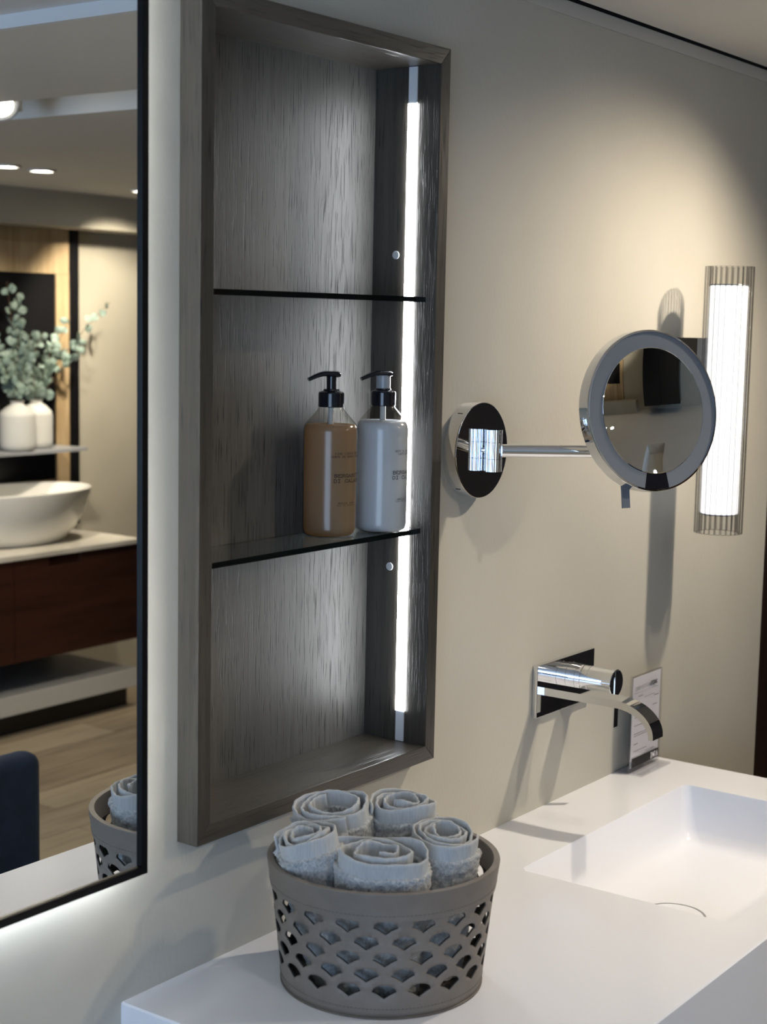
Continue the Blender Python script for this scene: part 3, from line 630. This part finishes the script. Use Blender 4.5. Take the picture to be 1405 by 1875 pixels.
bar(X0+0.007, X1-0.016, ZT+0.1465, 0.0006)
rs = random.Random(4)
for z, a, b_, h in ((0.139, .022, .040, .0016), (0.1345, .046, .086, .0011), (0.1305, .085, .103, .0016), (0.121, .010, .020, .0011), (0.114, .080, .098, .0012), (0.1055, .010, .034, .0011), (0.1015, .010, .042, .0011), (0.0865, .010, .066, .0011), (0.0715, .010, .080, .0011), (0.0675, .010, .078, .0011), (0.0525, .010, .026, .0016), (0.0395, .010, .062, .0011), (0.033, .055, .092, .0011)):
    x = a
    while x < b_:
        w_ = rs.uniform(.003, .008); bar(X0+x, X0+min(x+w_, b_), ZT+z, h); x += w_+.0012
srel(obj('card_text', bm, 'greyprint', sg))
fnp = lambda s, z: (s, -0.0302, z)
bm = bmesh.new(); bar(X0+0.006, X1-0.006, ZT+0.0115, 0.0165); srel(obj('card_band', bm, 'print', sg))
bm = bmesh.new(); letters(bm, 'INDA', X1-0.038, ZT+0.0145, 0.0095, 0.0076, lambda s, z: (s, -0.0305, z), .30); srel(obj('card_logo', bm, 'paper', sg))

# ------------------------------------------------------------------ basket with fish-scale cut-outs
BC = Vector((0.1585, -0.1935, ZT)); BH = 0.1560; RB, RT = 0.1225, 0.1395
bk_ = thing('towel_basket', 'round taupe leatherette basket with fish-scale cut-outs', 'basket', BC, -YAW)   # local -y faces along the view
def brad(z): s = z/BH; return RB+(RT-RB)*s
NH = 19; rows = [BH-0.0415-0.0200*k for k in range(5)]
hw_, hh_ = 0.0148, 0.0172
def hole_pts(z):
    """fan-shaped opening: convex arc on top, two concave sides meeting in a point below"""
    HWD, ZC_, ZTOP, ZTIP = 0.0142, -0.0002, 0.0086, -0.0084
    pts = []
    for k in range(11):
        a = PI*k/10; pts.append((-HWD*math.cos(a), ZC_+(ZTOP-ZC_)*math.sin(a)**0.95))
    for k in range(1, 5): s = k/5; pts.append((HWD*(1-s), ZC_+(ZTIP-ZC_)*s**1.35))
    pts.append((0, ZTIP))
    for k in range(1, 5): s = 1-k/5; pts.append((-HWD*(1-s), ZC_+(ZTIP-ZC_)*s**1.35))
    return pts
# one strip of two hole columns in (angle, z) space, triangulated once and then repeated round the wall
dth = 2*PI/NH
def strip():
    P, E, polys = [], [], []
    def addloop(pts, closed=True):
        i0 = len(P); P.extend(Vector(p) for p in pts); n = len(pts)
        E.extend([(i0+k, i0+(k+1) % n) for k in range(n if closed else n-1)])
    zl = [BH*0.012+BH*0.976*k/24 for k in range(25)]
    # work over a period of one column [0, dth): odd-row holes straddle the seam, so cut outlines there
    for k in range(len(rows)):
        hp = hole_pts(rows[k]); cxs = [dth/2] if k % 2 == 0 else [0.0, dth]
        rr = brad(rows[k])
        for cx in cxs: polys.append([(cx+x/rr, rows[k]+z) for x, z in hp])
    return polys, zl
polys, zl = strip()
P, E = [], []
def clip(poly, lo, hi):
    def half(pts, keep, xb):
        out = []
        for i in range(len(pts)):
            a, b_ = pts[i], pts[(i+1) % len(pts)]; ka, kb = keep(a[0]), keep(b_[0])
            if ka: out.append(a)
            if ka != kb:
                s = (xb-a[0])/(b_[0]-a[0]); out.append((xb, a[1]+(b_[1]-a[1])*s))
        return out
    q_ = half(poly, lambda x: x >= lo-1e-12, lo)
    return half(q_, lambda x: x <= hi+1e-12, hi) if q_ else q_
cl_ = [clip(p, 0, dth) for p in polys]
side_z = sorted(set([round(z, 7) for z in zl] + [round(p[1], 7) for c in cl_ for p in c if abs(p[0]) < 1e-9 or abs(p[0]-dth) < 1e-9]))
idx = {}
def pid(x, z):
    key = (round(x, 7), round(z, 7))
    if key not in idx: idx[key] = len(P); P.append(Vector((x, z*10)))
    return idx[key]
for xx in (0.0, dth):
    for a, b_ in zip(side_z, side_z[1:]): E.append((pid(xx, a), pid(xx, b_)))
nsub = 6
for zz in (side_z[0], side_z[-1]):
    for k in range(nsub): E.append((pid(dth*k/nsub, zz), pid(dth*(k+1)/nsub, zz)))
for c in cl_:
    for i in range(len(c)):
        a, b_ = pid(*c[i]), pid(*c[(i+1) % len(c)])
        if a != b_ and not (abs(P[a].x-P[b_].x) < 1e-9 and (abs(P[a].x) < 1e-9 or abs(P[a].x-dth) < 1e-9)): E.append((a, b_))
def inside(pt, poly):
    c = False; n = len(poly)
    for i in range(n):
        (x1, z1), (x2, z2) = poly[i], poly[(i+1) % n]
        if (z1 > pt[1]) != (z2 > pt[1]) and pt[0] < (x2-x1)*(pt[1]-z1)/(z2-z1)+x1: c = not c
    return c
for k in range(1, nsub):
    for z in zl[1:-1]:
        pt = (dth*k/nsub, z)
        if not any(inside(pt, [(x, zz) for x, zz in p]) for p in cl_): pid(*pt)
res = geometry.delaunay_2d_cdt([Vector((p.x, p.y)) for p in P], E, [], 0, 1e-7)
V2, T2 = res[0], res[2]
tris = []
for t3 in T2:
    cx = sum(V2[i].x for i in t3)/3; cz = sum(V2[i].y for i in t3)/30
    if not any(inside((cx, cz), p) for p in cl_): tris.append(t3)
bm = bmesh.new()
ph0 = -PI/2 + math.radians(1.5)     # a hole column facing the viewer
for k in range(NH):
    vs = []
    for p in V2:
        a = ph0 - dth/2 + k*dth + p.x; z = p.y/10; r = brad(z); vs.append(bm.verts.new((r*math.cos(a), r*math.sin(a), z)))
    for t3 in tris: bm.faces.new([vs[i] for i in t3])
bmesh.ops.remove_doubles(bm, verts=bm.verts[:], dist=2e-6)
bo = obj('basket_wall', bm, 'leather', bk_, 40)
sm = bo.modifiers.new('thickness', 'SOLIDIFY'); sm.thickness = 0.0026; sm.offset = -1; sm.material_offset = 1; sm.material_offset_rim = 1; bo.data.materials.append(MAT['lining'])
bm = bmesh.new()
o1 = 0.0016
pr = [(brad(BH-0.034)+0.0002, BH-0.034), (brad(BH-0.034)+o1, BH-0.0335), (brad(BH)+o1+0.0006, BH-0.0015), (brad(BH)+o1, BH), (brad(BH)-0.0052, BH), (brad(BH)-0.0062, BH-0.0015), (brad(BH-0.03)-0.0052, BH-0.030), (brad(BH-0.03)-0.0038, BH-0.0305)]
lathe(bm, pr, 96, cap0=False, cap1=False); obj('rim_band', bm, 'leather', bk_, 40)
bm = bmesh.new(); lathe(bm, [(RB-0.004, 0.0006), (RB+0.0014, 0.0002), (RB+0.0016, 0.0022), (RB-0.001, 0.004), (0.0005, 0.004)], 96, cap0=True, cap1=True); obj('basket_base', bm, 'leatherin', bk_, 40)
bm = bmesh.new()
for zz, dr_ in ((BH-0.0075, o1), (BH-0.0265, o1), (0.0125, 0.0)):
    n = 170; r = brad(zz)+dr_+0.0002
    for k in range(n):
        a = 2*PI*k/n; da = 2*PI/n*0.30; rr = 0.00045
        vs = [bm.verts.new(((r+d)*math.cos(a+s), (r+d)*math.sin(a+s), zz+h)) for s in (-da, da) for d, h in ((-.0003, -rr), (.0004, 0), (-.0003, rr))]
        bm.faces.new((vs[0], vs[3], vs[4], vs[1])); bm.faces.new((vs[1], vs[4], vs[5], vs[2]))
st = obj('stitching', bm, 'stitch', bk_); st['kind'] = 'stuff'

# ------------------------------------------------------------------ rolled towels
def towel(label, a, b_, ztop, lean, turns, r_out, sq, rot, seed, core=0.012, flap=0.0):
    """rolled face cloth: spiral strip, smooth hem on top, looped pile below; a,b = offset right / away from the viewer"""
    rn = random.Random(seed)
    base = Vector((BC.x, BC.y, 0)) + r0*a + F0*b_
    zb = ZT+0.0062; length = ztop-zb
    t = thing('rolled_towel', label, 'towel', (base.x, base.y, zb), 0, 'rolled grey towels in the basket')
    nS = 300; TOT = turns*2*PI
    wob = [(rn.uniform(0.5, 1.0)/n, rn.uniform(0, 6.28), n) for n in (2, 3, 4, 5)]
    wob2 = [(rn.uniform(0.3, 1.0), rn.uniform(0, 6.28), rn.uniform(0.6, 3.3)) for _ in range(4)]
    zw = [(rn.uniform(0.3, 1.0), rn.uniform(0, 6.28), rn.uniform(1.2, 6.0)) for _ in range(5)]
    pts = []
    for i in range(nS+1):
        s = i/nS; th = s*TOT
        r = core + (r_out-core)*(s**0.9)
        r *= 1 + 0.085*sum(A*math.sin(n*th+p) for A, p, n in wob) + 0.022*sum(A*math.sin(f*th+p) for A, p, f in wob2)
        if flap and s > 0.90: r += flap*((s-0.90)/0.10)**1.4
        pts.append(Vector((r*math.cos(th+rot)*sq, r*math.sin(th+rot)/sq)))
    for _ in range(2): pts = [pts[0]] + [(pts[i-1]+pts[i]*2+pts[i+1])/4 for i in range(1, nS)] + [pts[-1]]
    nrm = []
    for i in range(nS+1):
        d = pts[min(i+1, nS)]-pts[max(i-1, 0)]; d.normalize(); nrm.append(Vector((d.y, -d.x)))
    ltop = [0.0022*sum(A*math.sin(f*i/nS*TOT*0.6+p) for A, p, f in zw) + 0.004*(1-i/nS) for i in range(nS+1)]
    HEM = 0.0175
    def place(x, y, h):
        f = h/length; k = 0.86+0.14*min(1, f*1.1)
        xx = x*k + lean[0]*(f-0.5); yy = y*k + lean[1]*(f-0.5)
        v = r0*xx + F0*yy; return Vector((v.x, v.y, max(0.0, h - f*(x*lean[0]+y*lean[1])/length)))
    def strip_mesh(bm, h0fn, h1fn, nh_, half, rough_, rimtop):
        prof = [('o', k/nh_) for k in range(nh_+1)] + ([('m', 1.0)] if rimtop else []) + [('i', 1-k/nh_) for k in range(nh_+1)]
        cols = []
        for i in range(nS+1):
            col = []
            for side, f in prof:
                h0_, h1_ = h0fn(i), h1fn(i); h = h0_+(h1_-h0_)*f
                off = {'o': half, 'm': 0.0, 'i': -half}[side]
                if rimtop and side == 'm': h += half*0.8
                p = pts[i] + nrm[i]*off
                if rough_:
                    p = p + nrm[i]*math.copysign(rn.uniform(0, rough_), off) + Vector((rn.uniform(-.0009, .0009), rn.uniform(-.0009, .0009))); h += rn.uniform(-.0012, .0012)
                elif rimtop:
                    p = p + nrm[i]*(0.0006*math.sin(i*0.9+seed))*f
                col.append(bm.verts.new(place(p.x, p.y, h)))
            cols.append(col)
        for c1, c2 in zip(cols, cols[1:]):
            for j in range(len(prof)-1): bm.faces.new((c1[j], c2[j], c2[j+1], c1[j+1]))
        bm.faces.new(cols[0]); bm.faces.new(cols[-1][::-1])
    bm = bmesh.new(); strip_mesh(bm, lambda i: length-HEM+ltop[i]*0.6-0.002, lambda i: length+ltop[i], 6, 0.0015, 0, True); obj('hem_band', bm, 'hem', t, 180)
    bm = bmesh.new(); strip_mesh(bm, lambda i: 0.0, lambda i: length-HEM+ltop[i]*0.6, 56, 0.0032, 0.0040, False); obj('terry_body', bm, 'terry', t, 180)
    return t
T = [
    ('grey rolled towel at the left side of the basket', -0.073, -0.032, 1.040, (-0.044, -0.012), 3.4, 0.0385, 0.94, 0.4, 11),
    ('grey rolled towel at the back left, standing tallest', -0.052, 0.052, 1.053, (-0.024, -0.028), 2.5, 0.0475, 1.06, 1.9, 22, 0.024),
    ('grey rolled towel at the back right of the basket', 0.018, 0.068, 1.053, (0.012, -0.022), 3.0, 0.0425, 1.03, 3.6, 33),
    ('grey rolled towel at the right side of the basket', 0.066, 0.000, 1.036, (0.014, -0.018), 3.6, 0.0425, 0.98, 2.6, 44, 0.014),
    ('wide grey rolled towel at the front with an open flap', -0.006, -0.068, 1.034, (0.004, -0.020), 2.7, 0.0500, 1.20, 4.60, 55, 0.013, 0.020),
]
for k, a in enumerate(T): towel(*a)

# ================================================================== room behind the camera, seen in the mirrors
# mahogany vanity with vessel basin
VX0, VX1, VYF = 1.95, 3.322, -3.45
fv = thing('mahogany_vanity', 'dark mahogany vanity drawer unit under a marble top', 'vanity', (2.65, -3.7, 0.30))
rel(box('carcass', 'mahogany', (VX0, VX1, -3.998, VYF-0.02, 0.30, 0.700), fv), fv)
for x0, x1 in ((VX0, 2.64), (2.644, VX1)):
    xc = 2.90 if x0 > 2.5 else 2.28
    bm = bmesh.new()
    for d in ((x0, xc-0.085, 0.30, 0.700), (xc+0.085, x1, 0.30, 0.700), (xc-0.085, xc+0.085, 0.30, 0.660)): bx(bm, d[0], d[1], VYF-0.0195, VYF, d[2], d[3])
    f_ = rel(obj('drawer_front', bm, 'mahogany', fv), fv)
    hb = rel(box('handle_recess', 'black', (xc-0.085, xc+0.085, VYF-0.0195, VYF-0.012, 0.660, 0.700), f_), fv)
tag(box('marble_top', 'marble', (VX0-0.004, VX1+0.004, -3.998, VYF+0.006, 0.7005, 0.7210), None, 0.002), 'cream marble top of the mahogany vanity', 'worktop')
vbz = 0.7212
vs = thing('vessel_basin', 'white oval vessel basin on the marble top', 'basin', (2.88, -3.72, vbz))
bm = bmesh.new(); lathe(bm, [(0.55, 0.0), (0.62, 0.004), (0.80, 0.06), (0.93, 0.13), (0.995, 0.20), (1.0, 0.214), (0.985, 0.217), (0.97, 0.212), (0.90, 0.14), (0.75, 0.07), (0.45, 0.035), (0.0001, 0.03)], 72, cap1=False)
bo2 = obj('bowl', bm, 'ceramic', vs, 50); bo2.scale = (0.365, 0.215, 1.0)
pl_ = thing('low_platform', 'low white display platform under the mahogany vanity', 'platform', (2.7, -3.7, 0))
rel(box('slab', 'platform', (1.95, 3.33, -3.99, -3.47, 0.09, 0.165), pl_), pl_); rel(box('plinth', 'black', (1.97, 3.31, -3.97, -3.52, 0.0005, 0.0895), pl_), pl_)
# wall panel with dark mirror
wp = thing('framed_mirror', 'dark mirror set in a honey oak wall panel', 'mirror', (2.9, -4.0, 0.85))
for d in ((2.35, 3.409, 1.815, 2.005), (3.333, 3.409, 0.93, 1.815), (2.35, 2.44, 0.93, 1.815), (2.35, 3.409, 0.86, 0.93)):
    rel(box('oak_board', 'farwood', (d[0]+.0005, d[1]-.0005, -3.9995, -3.972, d[2]+.0005, d[3]-.0005), wp), wp)
rel(box('dark_glass', 'black', (2.44, 3.333, -3.9995, -3.98, 0.93, 1.815), wp), wp)
tag(box('jamb_shade_strip', 'black', (3.411, 3.462, -3.9995, -3.968, 0.722, 2.0055)), 'narrow black strip painting the recess shade beside the oak panel', 'strip')  # black strip stands in for the shaded jamb of a recess
gs = tag(box('vase_shelf', 'greyplastic', (2.45, 3.335, -3.9715, -3.78, 1.066, 1.080)), 'thin glass shelf holding two white vases', 'shelf')
def vase(label, x, y, rr, h):
    t = thing('bottle_vase', label, 'vase', (x, y, 1.0803), 0, 'white vases on the thin shelf')
    bm = bmesh.new(); lathe(bm, [(rr*.80, 0), (rr*.97, 0.01), (rr, 0.03), (rr, h*.68), (rr*.93, h*.77), (rr*.62, h*.87), (rr*.36, h*.93), (rr*.34, h*.97), (rr*.42, h), (rr*.34, h), (rr*.26, h*.95)], 40, cap1=True); obj('vase_body', bm, 'vase', t, 50)
    return t
vase('white bottle vase on the thin shelf, left of the two', 3.008, -3.850, 0.074, 0.205); vase('white bottle vase on the thin shelf, right of the two', 3.150, -3.896, 0.069, 0.205)
bm = bmesh.new(); nlf = 12
vsl = [bm.verts.new((0.019*math.sin(PI*k/6)*(1 if k < 7 else 1), 0.0, 0.0)) for k in range(0)]
ctr = [bm.verts.new((0, 0.004*math.sin(PI*k/6)*1.0, 0.046*k/6)) for k in range(7)]
Lf = [bm.verts.new((-0.0185*math.sin(PI*min(k/6*1.0, 1))**.8, 0.0, 0.046*k/6)) for k in range(1, 6)]; Rf = [bm.verts.new((0.0185*math.sin(PI*k/6)**.8, 0.0, 0.046*k/6)) for k in range(1, 6)]
for side in (Lf, Rf):
    bm.faces.new((ctr[0], ctr[1], side[0])); bm.faces.new((ctr[6], side[4], ctr[5]))
    for k in range(4): bm.faces.new((ctr[k+1], ctr[k+2], side[k+1], side[k]))
bmesh.ops.recalc_face_normals(bm, faces=bm.faces[:]); 
leafme = bpy.data.meshes.new('leaf'); ex = bmesh.ops.extrude_face_region(bm, geom=bm.faces[:])
for v in [g_ for g_ in ex['geom'] if isinstance(g_, bmesh.types.BMVert)]: v.co.y += 0.0007
bmesh.ops.recalc_face_normals(bm, faces=bm.faces[:]); bm.to_mesh(leafme); bm.free(); leafme.materials.append(MAT['leaf'])
def eucalyptus(label, x, y, z, specs, seed):
    rn = random.Random(seed); t = thing('eucalyptus_bunch', label, 'plant', (x, y, z), 0, 'eucalyptus in the white vases')
    for (dx, dy, hh, nl) in specs:
        path = []
        for k in range(9):
            s = k/8; path.append(Vector((dx*s**1.5, dy*s**1.3, hh*s-0.04*(1-s))))
        bm = bmesh.new(); sweep(bm, path, lambda s: circ(0.0026*(1-0.6*s), 6)); br = obj('branch', bm, 'twig', t)
        for k in range(nl):
            s = 0.22+0.78*(k+rn.random()*.6)/nl; s = min(s, 1.0); i = min(int(s*8), 7); p = path[i].lerp(path[i+1], s*8-i)
            for sd_ in (-1, 1):
                o = bpy.data.objects.new('leaf', leafme); C.objects.link(o); o.parent = br; o.location = p
                o.rotation_euler = (rn.uniform(-1.0, 1.0), sd_*rn.uniform(0.5, 1.5), rn.uniform(-1.2, 1.2)); sc = rn.uniform(0.95, 1.5)*(1.1-0.45*s); o.scale = (sc, sc, sc)
eucalyptus('eucalyptus bunch in the left white vase, full and rounded', 3.008, -3.850, 1.27, [(-0.22, 0.02, 0.36, 11), (-0.10, 0.06, 0.50, 12), (-0.02, 0.03, 0.46, 12), (0.10, 0.05, 0.30, 11), (-0.16, 0.05, 0.24, 10), (0.0, 0.09, 0.30, 11), (-0.06, 0.08, 0.36, 11)], 3)
eucalyptus('eucalyptus bunch in the right white vase, reaching far right', 3.150, -3.896, 1.27, [(0.40, 0.03, 0.43, 11), (0.16, 0.04, 0.36, 9), (0.06, 0.05, 0.26, 8), (0.24, 0.06, 0.26, 8), (-0.08, 0.05, 0.22, 8)], 5)
# tall black cabinet next to the panel (dark area in the magnifying mirror) 
dk = thing('tall_black_cabinet', 'tall black cabinet with two doors on the far wall', 'cabinet', (1.4, -3.8, 0))
rel(box('carcass', 'black', (1.05, 1.75, -3.998, -3.62, 0.0005, 2.05), dk), dk)
for x0 in (1.052, 1.4025): rel(box('door', 'black', (x0, x0+0.3455, -3.619, -3.60, 0.05, 2.045), dk, 0.002), dk)
for x0 in (1.365, 1.423): rel(box('handle', 'chrome', (x0, x0+0.012, -3.599, -3.575, 0.95, 1.25), dk, 0.002), dk)
# navy chair in front of the counter
ch = thing('navy_chair', 'navy velvet chair with wooden legs before the counter', 'chair', (0.62, -1.34, 0))
def cbox(name, mat, dims, bev, seg=4):
    bm = bmesh.new(); bx(bm, *dims); bevel(bm, bev, seg); return obj(name, bm, mat, ch, 40)
cbox('seat', 'velvet', (-0.23, 0.235, -0.24, 0.20, 0.36, 0.47), 0.035)
bkq = cbox('backrest', 'velvet', (-0.23, 0.240, -0.04, 0.03, 0.42, 0.728), 0.028); bkq.location = (0, 0.03, 0)
for sx in (-0.19, 0.20):
    for sy in (-0.19, 0.15):
        bm = bmesh.new(); lathe(bm, [(0.012, 0.0003), (0.018, 0.36)], 16, Matrix.Translation((sx, sy, 0))); obj('leg', bm, 'beech', ch, 40)
